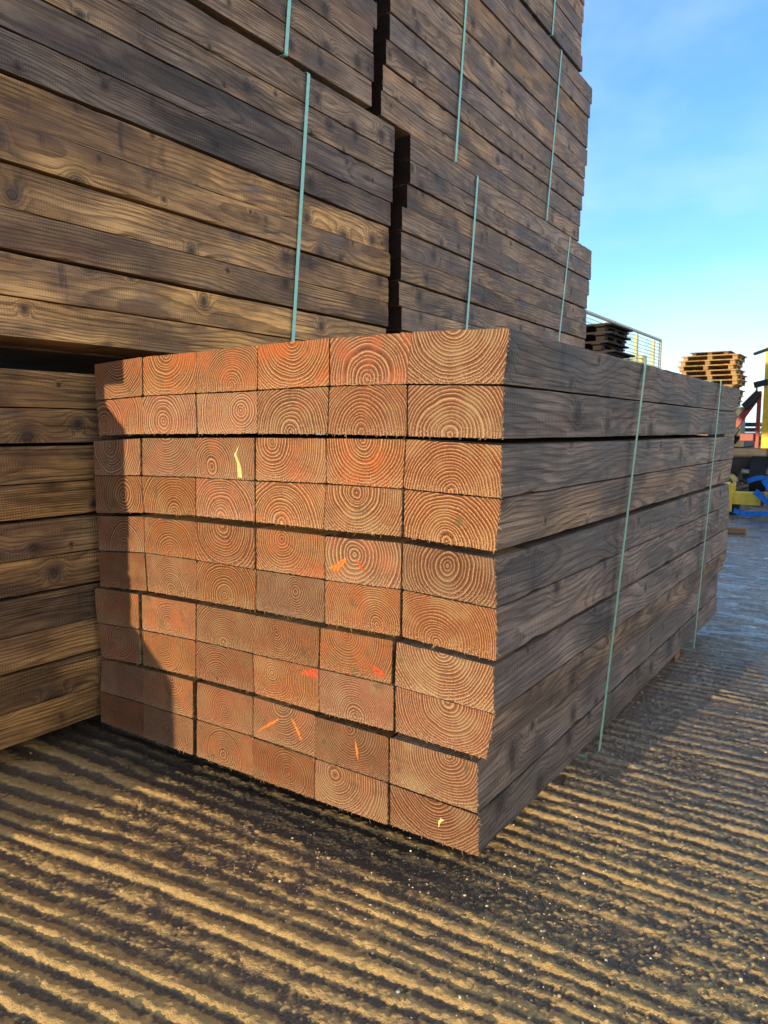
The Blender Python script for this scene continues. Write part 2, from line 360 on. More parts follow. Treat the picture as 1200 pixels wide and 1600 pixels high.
for r_, (lt, lb) in enumerate(LINES):
    Tp, Bt = ROWS[lt], ROWS[lb]
    for c_ in range(6):
        g0 = g1 = 0.0004
        if r_ in (6, 7) and c_ == 0: g1 = 0.011
        if r_ in (6, 7) and c_ == 4: g1 = 0.009 if r_ == 6 else .003
        if r_ in (8, 9) and c_ == 1: g1 = 0.009
        if r_ in (4, 5) and c_ == 3: g1 = 0.0028
        if r_ in (5,) and c_ == 4: g1 = 0.003
        if r_ in (2, 3, 4) and c_ == 4: g1 = 0.0022
        if r_ in (1, 2) and c_ == 0: g1 = 0.0025
        if r_ in (2, 3) and c_ == 2: g1 = 0.0022
        if r_ in (9,) and c_ == 4: g1 = .002
        if r_ in (0,) and c_ == 4: g1 = .0012
        zt = 0.0008 if r_ % 2 else 0.0
        if r_ == 9 and c_ == 5: zt = .004
        q = [Vector((Bt[c_][0]+g0, Bt[c_][1]+0.0004)), Vector((Bt[c_+1][0]-g1, Bt[c_+1][1]+0.0004)),
             Vector((Tp[c_+1][0]-g1, Tp[c_+1][1]-zt)), Vector((Tp[c_][0]+g0, Tp[c_][1]-zt))]
        ox = (q[0].x+q[1].x)/2; oz = (q[0].y+q[1].y)/2
        oy = rng.uniform(-0.002, 0.003)
        L = 2.336 + rng.uniform(-0.012, 0.012)
        if r_ < 2: L += 0.02
        V, Fc, mi = timber_geo(rng, [v-Vector((ox, oz)) for v in q], L, splinters=15 if r_ % 2 else 3, right_splinters=14 if c_ == 5 else 0)
        o = mesh_obj("timber_sleeper", V, Fc, [SIDE, END, SPL], mi, loc=(ox, oy, oz+ZB))
        u, v = PITH[r_][c_]
        o['pith'] = [(u-0.5)*0.2, v*0.1, float(rng.uniform(0.5, 9.5))]
        adj, red, br = FACEW[r_]
        o['tone'] = [min(1.0, max(0, red+rng.uniform(-.2, .2))), br*.78*rng.uniform(.78, 1.16), rng.uniform(112, 160) if r_ < 5 else rng.uniform(150, 215)]
        o['smear'] = float(rng.uniform(.0, .35) if r_ < 5 else rng.uniform(.20, .75))
        if c_ == 5:
            o['tone'][0] = [-.15, -.3, -.1, 0.12, -.05, -.1, -.1, 0.2, -.1, -.05][r_]+0.0
        tag(o, "sawn %s sleeper end, %s from left, %s row from top of front pack" % (adj, ORD[c_], ORD[r_]), "timber sleeper", "sleepers in the strapped front pack")
        sleeper[(r_, c_)] = (o, oy)

# knots and resin marks on particular ends
ORANGE = plain("fresh_orange_knot", (0.62, 0.20, 0.04), 0.6, var=0.6, scale=160)
RED = plain("red_knot_wood", (0.50, 0.085, 0.030), 0.6, var=0.6, scale=160)
PALE = plain("pale_resin", (0.62, 0.55, 0.22), 0.35, var=0.4, scale=150)
def mark(rc, name, pts, mat, label):
    o, oy = sleeper[rc]
    P_ = [Vector(p) for p in pts]
    # subdivide and roughen the outline
    rr = random.Random(str(pts)); out = []
    for i, a in enumerate(P_):
        b = P_[(i+1) % len(P_)]
        for k in range(6):
            out.append(a.lerp(b, k/6)+Vector((rr.gauss(0, 0.0005), rr.gauss(0, 0.0005))))
    cx = sum((p for p in out), Vector((0, 0)))/len(out)
    verts, faces = [], []
    n = len(out)
    for p in out: verts.append((p.x, 0.0015, p.y))
    for p in out:
        e = p.lerp(cx, 0.12); verts.append((e.x, -0.0007, e.y))
    for i in range(n): faces.append((i, (i+1) % n, n+(i+1) % n, n+i))
    faces.append(tuple(range(n, 2*n)))
    lo = o.location
    verts = [(x-lo.x, y, z+ZB-lo.z) for x, y, z in verts]
    k = mesh_obj(name, verts, faces, mat, parent=o)
    k['label'] = label
def fromd(px):   # helper table is in metres on the sawn face: (x, z)
    return px
mark((4, 4), 'knot', [(-.3525, .5585), (-.4085, .528), (-.3785, .5215), (-.3575, .548)], ORANGE, 'bright orange knot streak')
mark((4, 4), 'knot', [(-.335, .556), (-.323, .538), (-.303, .524), (-.323, .551)], RED, 'dull red knot streak')
mark((6, 4), 'knot', [(-.303, .341), (-.279, .315), (-.256, .315), (-.272, .333)], RED, 'red knot near the corner')
mark((7, 3), 'knot', [(-.490, .283), (-.465, .297), (-.4385, .302), (-.4385, .2805), (-.470, .281)], RED, 'red pointed knot at the right edge')
mark((8, 3), 'resin_streak', [(-.632, .108), (-.607, .131), (-.572, .155), (-.538, .171), (-.567, .150), (-.612, .121)], ORANGE, 'orange slanting streak')
mark((8, 3), 'resin_streak', [(-.5205, .1745), (-.5075, .168), (-.4935, .1465), (-.482, .117), (-.4985, .1385)], ORANGE, 'orange upright streak')
mark((8, 4), 'resin_streak', [(-.337, .173), (-.327, .145), (-.326, .117), (-.333, .134)], ORANGE, 'narrow orange upright streak')
mark((2, 2), 'resin_streak', [(-.656, .797), (-.672, .765), (-.657, .738), (-.652, .707), (-.668, .707), (-.668, .739), (-.679, .765)], PALE, 'pale yellow resin run')
mark((9, 5), 'resin_streak', [(-.128, .055), (-.119, .052), (-.129, .044), (-.133, .029), (-.134, .044)], PALE, 'small pale resin drip')

# ------------------------------------------------------------------ tall stacks behind
rg = random.Random(5)
VAR = []
for i in range(10):
    V, Fc, mi = timber_geo(rg, [(-.1, 0), (.1, 0), (.1, .0995), (-.1, .0995)], 2.4, splinters=3, endjit=0.0012)
    me = bpy.data.meshes.new("timber_sleeper"); me.from_pydata(V, [], Fc)
    for m_ in (SIDE, END_SHADE, SPL): me.materials.append(m_)
    me.polygons.foreach_set('material_index', mi); me.update(); VAR.append(me)

def stack_sleeper(me, x_face, y0, z0, h, width, label, group, tone, rng, rotz=0.0, colk=0):
    o = bpy.data.objects.new("timber_sleeper", me); col.objects.link(o)
    o.location = (x_face - (0.1 + colk*0.2)*width/0.2 - colk*0.001, y0, z0+ZB)
    o.scale = (width/0.2, 1.0, h/0.0995); o.rotation_euler = (0, 0, rotz)
    o['pith'] = [rng.uniform(-.07, .07), rng.choice([-.03, .0, .02, .05, .08, .12]), float(rng.uniform(0.5, 9.5))]
    o['tone'] = tone
    tag(o, label, "timber sleeper", group)
    return o

def pack(where, x_face, y0, y1, zb, zt, rows, tones, stag, stagx, words, rng, gaps=True, xrot=0.0, adj=None, inner=True, ly=1.0, shade_mul=1.0, vals=None):
    """rows listed from the top down; tones golden 0..1; stag = shift of the whole row in y"""
    pitch = (zt-zb)/rows
    for i in range(rows):
        z_t = zt - i*pitch
        g = 0.0
        if gaps and i % 2 == 1: g = 0.006
        h = pitch - 0.0012 - g
        sx = stagx[i % len(stagx)]; sy = stag[i % len(stag)]
        z0 = z_t - h - 0.0006
        L = 2.4
        tone = [tones[i % len(tones)], vals[i] if vals else shade_mul*rng.uniform(.78, 1.22), rng.uniform(110, 175)]
        w = adj[i % len(adj)] if adj else 'grey-brown'
        lab = "long %s sleeper, %s from top of %s" % (w, ORD[i], where)
        stack_sleeper(rng.choice(VAR), x_face+sx, y0+sy, z0, h, 0.2, lab, words, tone, rng, xrot, 0).scale.y = ly
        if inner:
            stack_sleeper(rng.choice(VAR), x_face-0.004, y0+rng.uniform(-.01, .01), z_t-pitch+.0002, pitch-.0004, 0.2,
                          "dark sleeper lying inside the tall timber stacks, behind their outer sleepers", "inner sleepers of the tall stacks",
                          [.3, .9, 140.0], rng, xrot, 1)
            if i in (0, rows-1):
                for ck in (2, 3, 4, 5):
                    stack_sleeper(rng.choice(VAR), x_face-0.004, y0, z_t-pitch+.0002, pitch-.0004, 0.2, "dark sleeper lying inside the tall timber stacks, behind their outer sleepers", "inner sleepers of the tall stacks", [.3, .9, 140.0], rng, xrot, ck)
rs = random.Random(21)
# near stack: lower pack (behind the front pack), middle pack and upper pack
pack("the lower pack beside the front pack", -1.25, -1.40, 1.0, .006, .972, 10, [.75, .7, .8, .85, .75, .9, .6, .75, .95, .9], [0, -.01, .005, 0, -.008, .004, .0, .01, -.006, 0],
     [0, -.004, .003, -.002, .002, 0, -.004, .002, .004, -.001], "sleepers in the lower pack of the near stack", rs,
     adj=['yellow-brown', 'red-brown', 'dark brown', 'brown knotty', 'dull brown', 'golden brown', 'dark figured', 'brown', 'pale-edged brown', 'golden'], shade_mul=.72)  # wood darkened overall: occlusion beside the front pack put into the colour
pack("the middle pack of the near stack", -1.19, -1.005, 1.39, 1.036, 2.048, 10, [.30, .35, .08, .12, .9, .78, .8, .6, .85, .95], [.04, .035, .02, .01, 0, .005, -.005, -.01, -.02, -.01],
     [0, -.003, .003, 0, -.003, .002, 0, .003, -.001, -.006], "sleepers in the middle pack of the near stack", rs,
     adj=['reddish brown', 'brown', 'dark grey', 'charcoal brown', 'golden', 'yellow-brown', 'golden brown', 'dark brown', 'tan', 'pale tan'], vals=[.95, .92, .62, .66, 1.30, 1.02, 1.15, .80, 1.22, 1.15])
pack("the upper pack of the near stack", -1.195, -1.11, 1.29, 2.066, 2.680, 6, [.25, .3, .2, .2, .3, .3], [.03, .02, .03, .0, 0, -.01],
     [0, .002, -.002, 0, .003, 0], "sleepers in the upper pack of the near stack", rs,
     adj=['brown', 'grey-brown', 'reddish', 'grey', 'brown', 'tan-grey'])
# far stack
pack("the lowest pack of the far stack", -1.22, 1.50, 3.9, .006, .97, 10, [.4], [0, .01, -.01], [0], "sleepers in the lowest pack of the far stack", rs)
pack("the middle pack of the far stack", -1.165, 1.45, 3.86, 1.03, 2.040, 10, [.12, .15, .35, .3, .35, .4, .3, .3, .3, .3], [.065, .065, .045, .0, -.005, -.01, -.02, 0, 0, 0],
     [0, 0, -.003, .002, 0, .003, 0], "sleepers in the middle pack of the far stack", rs, xrot=0.022,
     adj=['charcoal', 'grey', 'tan-brown', 'brown', 'grey-brown', 'light tan', 'brown', 'grey-brown', 'brown', 'dark'])
pack("the upper pack of the far stack", -1.205, 1.42, 3.8, 2.070, 3.100, 10, [.30, .1, .45, .5, .25, .4, .1, .3, .35, .4], [.10, .07, .05, .03, .04, .0, .0, -.02, -.04, -.05],
     [0, 0, -.003, .002, 0, .003, 0, -.004, -.006, -.008], "sleepers in the upper pack of the far stack", rs, xrot=0.018,
     adj=['brown', 'violet-grey', 'tan', 'golden tan', 'grey-brown', 'tan-brown', 'blue-grey', 'brown', 'light brown', 'tan'])
pack("the topmost pack of the far stack", -1.205, 1.32, 3.6, 3.125, 3.73, 6, [.3, .25, .3, .2], [0, .01, .0, -.02, -.03], [0], "sleepers in the topmost pack of the far stack", rs, xrot=0.018,
     adj=['brown', 'grey', 'tan', 'grey-brown', 'brown', 'dark'])
# a lower pack lying further back along the same line, out of the picture: its shade falls on the front pack's left foot
pack("the low pack standing behind the photographer", -1.27, -2.85, -1.63, .006, .48, 5, [.6], [0], [0], "sleepers in the low pack behind the photographer", rs, inner=False, ly=0.5)

# ------------------------------------------------------------------ bearers
BEAR = SIDE
def bearer(x0, x1, y, z0, h, label, w=0.075):
    V = []; 
    q = [(-w/2, 0), (w/2, 0), (w/2, h), (-w/2, h)]
    V, Fc, mi = timber_geo(random.Random(int(y*100)), q, x1-x0, detail=False, splinters=0)
    o = mesh_obj("bearer", V, Fc, [SIDE, END, SPL], mi, loc=(x0, y, z0)); o.rotation_euler = (0, 0, -math.pi/2)
    o['pith'] = [0.02, -.02, float(rg.uniform(.5, 9))]; o['tone'] = [.6, .9, 150.0]
    tag(o, label, "bearer", "bearers between the packs")
bearer(-1.24, -.20, 0.66, 0, ZB-.001, "short bearer under the near half of the front pack")
bearer(-1.24, -.075, 1.745, 0, ZB-.001, "reddish bearer end showing under the far half of front pack")
for i, (xa, xb, y, z, h, lb) in enumerate([
    (-1.64, -1.27, -0.9, ZB+.973, .0618, "bearer in the dark gap above the lower pack, nearer end"),
    (-1.64, -1.27, 0.75, ZB+.973, .0618, "bearer in the dark gap above the lower pack, farther end"),
    (-1.64, -1.27, -0.9, 0, ZB+.005, "bearer beneath the lower pack of the near stack, nearer end"),
    (-1.64, -1.27, 0.6, 0, ZB+.005, "bearer beneath the lower pack of the near stack, farther end"),
    (-1.46, -1.29, -2.6, 0, ZB+.005, "bearer under the low pack behind the photographer, nearer end"),
    (-1.46, -1.29, -1.85, 0, ZB+.005, "bearer under the low pack behind the photographer, farther end"),
    (-1.60, -1.21, -0.5, ZB+2.048, .0175, "thin bearer under the upper pack of the near stack, nearer end"),
    (-1.60, -1.21, 0.8, ZB+2.048, .0175, "thin bearer under the upper pack of the near stack, farther end"),
    (-1.62, -1.25, 1.9, 0, ZB+.005, "bearer beneath the lowest pack of the far stack, nearer end"),
    (-1.62, -1.25, 3.4, 0, ZB+.005, "bearer beneath the lowest pack of the far stack, farther end"),
    (-1.62, -1.25, 1.9, ZB+.970, .0605, "bearer under the middle pack of the far stack, nearer end"),
    (-1.64, -1.27, 3.4, ZB+.970, .0605, "bearer under the middle pack of the far stack, farther end"),
    (-1.62, -1.24, 2.0, ZB+2.040, .030, "bearer under the upper pack of the far stack, nearer end"),
    (-1.66, -1.28, 3.3, ZB+2.040, .030, "bearer under the upper pack of the far stack, farther end"),
    (-1.62, -1.24, 2.0, ZB+3.100, .025, "bearer under the topmost pack of the far stack, nearer end"),
    (-1.66, -1.28, 3.2, ZB+3.100, .025, "bearer under the topmost pack of the far stack, farther end")]):
    bearer(xa, xb, y, z, h, lb)

# ------------------------------------------------------------------ straps
def strap(path, w, mat, label, group, th=0.0011, loop=True):
    """path: points (x, y, z) round the pack; band width runs along y"""
    pts = [Vector(p) for p in path]
    n = len(pts); V = []; Fc = []
    cen = sum(pts, Vector())/n
    for i, p in enumerate(pts):
        a = pts[(i-1) % n] if loop or i else pts[i]; b = pts[(i+1) % n] if loop or i < n-1 else pts[i]
        d = (b-a); nrm = Vector((d.z, 0, -d.x)); nrm = nrm.normalized() if nrm.length > 0 else Vector((1, 0, 0))
        if nrm.dot(p-cen) < 0: nrm = -nrm
        for (s, k) in ((-1, 0), (1, 0), (1, 1), (-1, 1)):
            v = p + nrm*th*k; V.append((v.x, v.y+s*w/2, v.z))
    m = n if loop else n-1
    for i in range(m):
        j = (i+1) % n
        for k in range(4): Fc.append((i*4+k, i*4+(k+1) % 4, j*4+(k+1) % 4, j*4+k))
    if not loop: Fc += [(3, 2, 1, 0), tuple((n-1)*4+k for k in range(4))]
    o = mesh_obj("strap", V, Fc, mat)
    tag(o, label, "strap", group); return o
def box_loop(x0, x1, ya, yb, z0, z1, xb=None, n=14, sag=0.0):
    """right side runs (x1,ya,z1) down to (xb,yb,z0)"""
    xb = x1 if xb is None else xb
    c = 0.006; out = []
    out += [(x1-c, ya, z1), (x1-c*.3, ya, z1-c*.2), (x1, ya, z1-c)]
    for i in range(1, n): 
        f = i/n; out.append((x1+(xb-x1)*f, ya+(yb-ya)*f, z1-c+(z0+2*c-z1)*f))
    out += [(xb, yb, z0+c), (xb-c*.3, yb, z0+c*.2), (xb-c, yb-0.002, z0), (xb-.03, yb-.004, z0-sag), (xb-.3, yb, z0-sag*.4), (x0+c, yb, z0), (x0, yb, z0+c), (x0, ya, z1-c), (x0+c, ya, z1)]
    return out
lath = bm_lath = None
V_, F_, M_ = timber_geo(random.Random(77), [(-.012, 0), (.012, 0), (.012, .0078), (-.012, .0078)], 1.5, detail=False, splinters=0, endjit=.0002)
lath = mesh_obj("lath", V_, F_, [SIDE, END, SPL], M_, loc=(-1.11, .45, ZB+.7965))  # lengthwise lath added to stop sky light leaking through the gap
lath['pith'] = [.02, -.02, 3.0]; lath['tone'] = [.5, .9, 150.0]
tag(lath, "added lath blocking sky light in the gap between second and third rows of front pack", "lath")
strap(box_loop(-1.24, .010, .833, .600, ZB-.0015, ZB+1.0085, xb=-.0065, sag=.018), .016, STRAP_G, "green plastic strap round front pack, nearer the sawn ends", "straps round the front pack")
strap(box_loop(-1.24, .010, 1.875, 1.690, ZB-.0015, ZB+1.0085, xb=-.0065, sag=.001), .016, STRAP_G, "green plastic strap round front pack, farther from the sawn ends", "straps round the front pack")
def sstrap(x, xb, ya, yb, z0, z1, label, w=.016):
    strap(box_loop(x-.42, x, ya, yb, ZB+z0, ZB+z1, xb=xb), w, STRAP_B, label, "turquoise straps on the tall stacks")
sstrap(-1.184, -1.184, .885, .775, 1.034, 2.0495, "turquoise strap on the near stack's middle pack, longest left one")
sstrap(-1.189, -1.189, .845, .775, 2.0645, 2.682, "turquoise strap on the near stack's upper pack, cut by photo top")
sstrap(-1.170, -1.165, 2.13, 1.99, 1.028, 2.042, "turquoise strap on far stack's middle pack, nearer its black end gap", .0155)
sstrap(-1.206, -1.204, 3.47, 3.24, 1.028, 2.042, "turquoise strap on far stack's middle pack, near the sky", .0155)
sstrap(-1.209, -1.209, 2.10, 1.98, 2.068, 3.102, "turquoise strap on far stack's upper pack, nearer its black end gap", .0155)
sstrap(-1.233, -1.233, 3.32, 3.15, 2.068, 3.102, "turquoise strap on far stack's upper pack, near the sky", .0155)
sstrap(-1.233, -1.233, 3.25, 3.17, 3.123, 3.732, "turquoise strap on far stack's topmost pack, at photo top", .0155)

# ------------------------------------------------------------------ ground
rnp = np.random.RandomState(3)
LAT = rnp.rand(8, 256, 256)
def vnoise(x, y, k=0):
    xi = np.floor(x).astype(int); yi = np.floor(y).astype(int); fx = x-xi; fy = y-yi
    fx = fx*fx*(3-2*fx); fy = fy*fy*(3-2*fy); A = LAT[k]
    a = A[yi % 256, xi % 256]; b = A[yi % 256, (xi+1) % 256]; c = A[(yi+1) % 256, xi % 256]; d = A[(yi+1) % 256, (xi+1) % 256]
    return (a*(1-fx)+b*fx)*(1-fy)+(c*(1-fx)+d*fx)*fy
def fbm(x, y, s, o=3, k=0):
    r = 0; a = 0.5; tot = 0
    for i in range(o):
        r = r+a*vnoise(x*s+i*17.3, y*s+i*9.1, (k+i) % 8); tot += a; s *= 2.03; a *= 0.55
    return r/tot
def sstep(x, a, b):
    v = np.clip((x-a)/(b-a), 0, 1); return v*v*(3-2*v)
def height(X, Y):
    s = 1-sstep(Y, -0.40, -0.02)
    yy = Y - 0.135*s*(X+0.4) + 0.020*(fbm(X, Y, 1.7, 2, 1)-.5) + 0.016*(fbm(X*.6, Y, 9, 3, 2)-.5)
    ph = yy/0.047 + 0.55*vnoise(yy*8, X*0.3, 4)
    f = ph-np.floor(ph)
    # ridge: steeper face to the sun, rounded crest
    prof = np.where(f < 0.34, sstep(f, 0, 0.34), 1-sstep(f, 0.42, 1.0))
    amp = 0.60+0.75*sstep(fbm(X*.35+3, Y*1.4, 5, 2, 5), .30, .62)
    amp = amp*np.where(Y > .25, .45+.75*sstep(fbm(X, Y*3.2, 7, 3, 1), .34, .6), 1.0)
    ramp_id = np.floor(ph)
    amp = amp*(0.55+0.75*vnoise(ramp_id*1.37+.5, X*1.2, 6))
    wear = (1-0.38*sstep(X, -.20, .25)*(1-sstep(Y, .30, .48)))*(1-.25*sstep(Y, .5, .9))*(1-.35*sstep(Y, -.12, -.03)*(1-sstep(Y, .05, .25)))         # scuffed smoother near the corner
    far = 1-0.55*sstep(Y, 1.3, 2.4)
    left = 1+0.25*sstep(-X, .1, .8)*s
    h = 0.0052*prof*amp*wear*far*left
    h = h + 0.0050*(fbm(X, Y, 24, 3, 3)-.5)*(.4+prof) + 0.0030*(fbm(X, Y, 95, 3, 2)-.5)
    gf = 1-.85*sstep(Y, 1.0, 2.2)
    h = h + gf*(0.0022+.0010*sstep(X, -.4, .1))*sstep(vnoise(X*170, Y*170, 1), .62, .95) + gf*0.0014*(vnoise(X*330, Y*330, 6)-.5)
    h = h + 0.012*(fbm(X, Y, .9, 2, 7)-.5)*sstep(Y, .4, 3) + 0.007*(fbm(X*.5, Y, 9, 3, 4)-.5)*sstep(Y, 1.2, 2.6)*(1-sstep(Y, 8, 14))
    return h-0.004
def grow(a, d, end, k=1.25):
    out = []; x = a
    while abs(x) < end:
        x += d; d *= k; out.append(x)
    return out
gx = list(np.arange(-1.75, -1.2, .008))+list(np.arange(-1.2, .62, .0032))+list(np.arange(.62, 1.05, .008)); gx = grow(gx[0], -.02, 900)[::-1]+gx+grow(gx[-1], .02, 900)
gy = list(np.arange(-.95, .95, .0027))+list(np.arange(.95, 2.2, .0055))+list(np.arange(2.2, 5.5, .014)); gy = grow(gy[0], -.02, 900)[::-1]+gy+grow(gy[-1], .03, 900)
GX, GY = np.meshgrid(np.array(gx), np.array(gy))
HZ = height(GX, GY)
nx, ny = len(gx), len(gy)
me = bpy.data.meshes.new("ground")
me.vertices.add(nx*ny); me.vertices.foreach_set('co', np.stack([GX, GY, HZ], -1).astype(np.float32).ravel())
ii, jj = np.meshgrid(np.arange(nx-1), np.arange(ny-1)); a = (jj*nx+ii).ravel()
quads = np.stack([a, a+1, a+nx+1, a+nx], -1).astype(np.int32)
nq = len(quads)
me.loops.add(nq*4); me.loops.foreach_set('vertex_index', quads.ravel())
me.polygons.add(nq); me.polygons.foreach_set('loop_start', np.arange(nq, dtype=np.int32)*4)
me.polygons.foreach_set('use_smooth', np.ones(nq, dtype=bool)); me.update(calc_edges=True); me.validate()
gm, t, b = new_mat("ribbed_concrete_with_mud")
tc = t.node('ShaderNodeTexCoord'); O = tc.outputs['Object']; P = t.sep(O)
n1 = t.noise(O, 9, 5, 0.65); n2 = t.noise(O, 60, 4, 0.7); n3 = t.noise(O, 420, 3, 0.7); n4 = t.noise(t.vm('MULTIPLY', O, (1, 2.4, 1)), 1.6, 4, 0.6)
hgt = t.lin(t.add(P[2], t.mul(t.sub(n2, .5), .0035)), -0.0048, 0.0022)
mud = t.mix(t.ss(n2, .3, .7), (0.50, 0.330, 0.120), (0.68, 0.470, 0.190))
dryg = t.ss(P[1], .15, .75)
mud = t.mix(t.mul(dryg, .85), mud, t.mix(t.ss(n2, .3, .7), (0.21, 0.175, 0.125), (0.34, 0.285, 0.205)))
grit = t.mix(t.ss(n3, .35, .65), (0.055, 0.043, 0.032), (0.235, 0.185, 0.130))
# dried mud sticks to the ribs, dark grit lies in the grooves; more of it by the near right
near = t.mul(t.ss(P[0], -0.45, 0.25), t.ss(P[1], 0.9, 0.2))
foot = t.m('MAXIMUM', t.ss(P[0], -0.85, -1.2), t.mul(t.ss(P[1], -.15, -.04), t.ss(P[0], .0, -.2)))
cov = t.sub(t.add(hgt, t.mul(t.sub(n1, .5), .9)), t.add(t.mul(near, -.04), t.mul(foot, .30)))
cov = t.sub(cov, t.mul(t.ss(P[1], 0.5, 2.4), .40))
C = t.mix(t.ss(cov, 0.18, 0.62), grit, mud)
C = t.mix(t.mul(t.ss(n3, .58, .70), .4), C, (0.060, 0.045, 0.030))
C = t.mix(t.mul(t.ss(t.noise(O, 150, 3, .7), .50, .64), t.lin(hgt, .0, .5, .55, .1)), C, (0.30, 0.21, 0.10))
C = t.mix(t.mul(t.ss(t.noise(O, 330, 2, .6), .68, .76), .5), C, (0.50, 0.42, 0.30))
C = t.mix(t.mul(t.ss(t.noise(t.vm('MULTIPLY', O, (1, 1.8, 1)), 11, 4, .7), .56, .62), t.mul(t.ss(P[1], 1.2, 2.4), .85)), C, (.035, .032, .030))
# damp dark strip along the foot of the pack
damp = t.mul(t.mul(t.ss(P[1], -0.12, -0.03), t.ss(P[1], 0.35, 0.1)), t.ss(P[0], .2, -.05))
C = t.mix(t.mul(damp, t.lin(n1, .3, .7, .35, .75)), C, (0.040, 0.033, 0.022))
wet = t.m('MAXIMUM', t.mul(t.ss(P[1], .3, 1.5), t.ss(n1, .45, .62)), t.ss(t.add(n4, t.add(t.mul(t.ss(P[1], 1.5, 3.4), .36), t.mul(t.sub(n1, .5), .4))), .60, .74))
brk = t.ss(t.noise(t.vm('MULTIPLY', O, (1, 2.2, 1)), 6.5, 4, .65), .40, .56)
wet = t.mul(wet, t.lin(brk, 0, 1, .25, 1))
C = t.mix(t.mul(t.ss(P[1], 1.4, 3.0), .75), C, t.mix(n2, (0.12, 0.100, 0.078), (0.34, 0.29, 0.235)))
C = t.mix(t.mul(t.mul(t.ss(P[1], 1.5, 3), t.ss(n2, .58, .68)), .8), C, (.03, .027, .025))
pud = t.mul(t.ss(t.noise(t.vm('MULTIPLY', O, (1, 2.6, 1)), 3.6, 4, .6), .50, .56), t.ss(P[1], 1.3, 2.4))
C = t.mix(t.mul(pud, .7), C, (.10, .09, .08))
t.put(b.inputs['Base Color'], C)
rough = t.mix(wet, (0.50, 0.50, 0.50), t.mix(n1, (0.08, 0.08, 0.08), (0.26, 0.26, 0.26)))
t.put(b.inputs['Roughness'], t.mix(pud, rough, (.05, .05, .05)))
bump(t, b, t.mul(t.add(t.mul(n2, 1.4), t.mul(n3, 1.0)), t.mul(t.lin(wet, 0, 1, 1, .30), t.lin(pud, 0, 1, 1, .06))), 0.9, 0.006)
me.materials.append(gm)
go = bpy.data.objects.new("ground", me); col.objects.link(go); tag(go, kind='structure')

# gravel and grit lying loose
ico_bm = bmesh.new(); bmesh.ops.create_icosphere(ico_bm, subdivisions=1, radius=1.0)
IV = np.array([v.co[:] for v in ico_bm.verts]); IF = np.array([[v.index for v in f.verts] for f in ico_bm.faces]); ico_bm.free()
N = 5200
sx = rnp.uniform(-1.6, .9, N); sy = rnp.uniform(-.95, 1.5, N)
k = N*22//100
sx[:k] = rnp.uniform(-.55, .55, k); sy[:k] = -.06+sx[:k]*.10+rnp.normal(0, .10, k)-.05
k2 = k+N//8
sx[k:k2] = rnp.normal(-.02, .10, k2-k)+.06; sy[k:k2] = rnp.normal(.12, .16, k2-k)
size = 0.0006+0.0007*rnp.exponential(1.0, N); size = np.clip(size, .0006, .0055)
sz = height(sx, sy)
vv = []; ff = []
for i in range(N):
    w = IV*(1+rnp.uniform(-.28, .28, (12, 1)))*np.array([1, rnp.uniform(.6, 1), rnp.uniform(.45, .8)])*size[i]
    an = rnp.uniform(0, 6.28); c, s = math.cos(an), math.sin(an)
    w = np.stack([w[:, 0]*c-w[:, 1]*s, w[:, 0]*s+w[:, 1]*c, w[:, 2]], -1)+np.array([sx[i], sy[i], sz[i]+size[i]*.35])
    vv.append(w); ff.append(IF+12*i)
GR, t, b = new_mat("loose_stones"); geo = t.node('ShaderNodeNewGeometry')
t.put(b.inputs['Base Color'], t.ramp(geo.outputs['Random Per Island'], [(0, (.07, .055, .04)), (.4, (.28, .2, .11)), (.8, (.5, .4, .26)), (1, (.75, .68, .55))]))
b.inputs['Roughness'].default_value = .7
gv = mesh_obj("gravel", np.concatenate(vv).tolist(), np.concatenate(ff).tolist(), GR); tag(gv, "loose pale grit and small stones scattered over the ribbed concrete", "gravel", kind='stuff')

# ------------------------------------------------------------------ background helpers
def boxmesh(boxes):
    """boxes: (x0,x1,y0,y1,z0,z1) or (center, size, rotation matrix) -> verts, faces, bevelled a little"""
    bm = bmesh.new()
    for bx in boxes:
        if len(bx) == 6:
            x0, x1, y0, y1, z0, z1 = bx; M = Matrix.Translation(((x0+x1)/2, (y0+y1)/2, (z0+z1)/2)) @ Matrix.Diagonal((x1-x0, y1-y0, z1-z0, 1))
        else: M = bx
        r = bmesh.ops.create_cube(bm, size=1.0, matrix=M)
    bmesh.ops.bevel(bm, geom=bm.edges[:], offset=0.004, segments=1, affect='EDGES')
    return bm
def bm_obj(name, bm, mat, parent=None, smooth=False):
    me = bpy.data.meshes.new(name); bm.to_mesh(me); bm.free(); me.materials.append(mat)
    if smooth: me.polygons.foreach_set('use_smooth', [True]*len(me.polygons))
    o = bpy.data.objects.new(name, me); col.objects.link(o)
    if parent: o.parent = parent
    return o
def empty(name, loc, label, cat, group=None, rz=0):
    o = bpy.data.objects.new(name, None); o.empty_display_size = .2; col.objects.link(o); o.location = loc; o.rotation_euler = (0, 0, rz)
    return tag(o, label, cat, group)
def bar(p, q, w, h=None):
    p = Vector(p); q = Vector(q); d = q-p; h = h or w
    M = d.to_track_quat('X', 'Z').to_matrix().to_4x4(); M.translation = (p+q)/2
    return M @ Matrix.Diagonal((d.length, w, h, 1))
def tube(bm, p, q, r, n=10):
    p = Vector(p); q = Vector(q); d = q-p
    M = d.to_track_quat('Z', 'Y').to_matrix().to_4x4(); M.translation = (p+q)/2
    bmesh.ops.create_cone(bm, cap_ends=True, segments=n, radius1=r, radius2=r, depth=d.length, matrix=M)

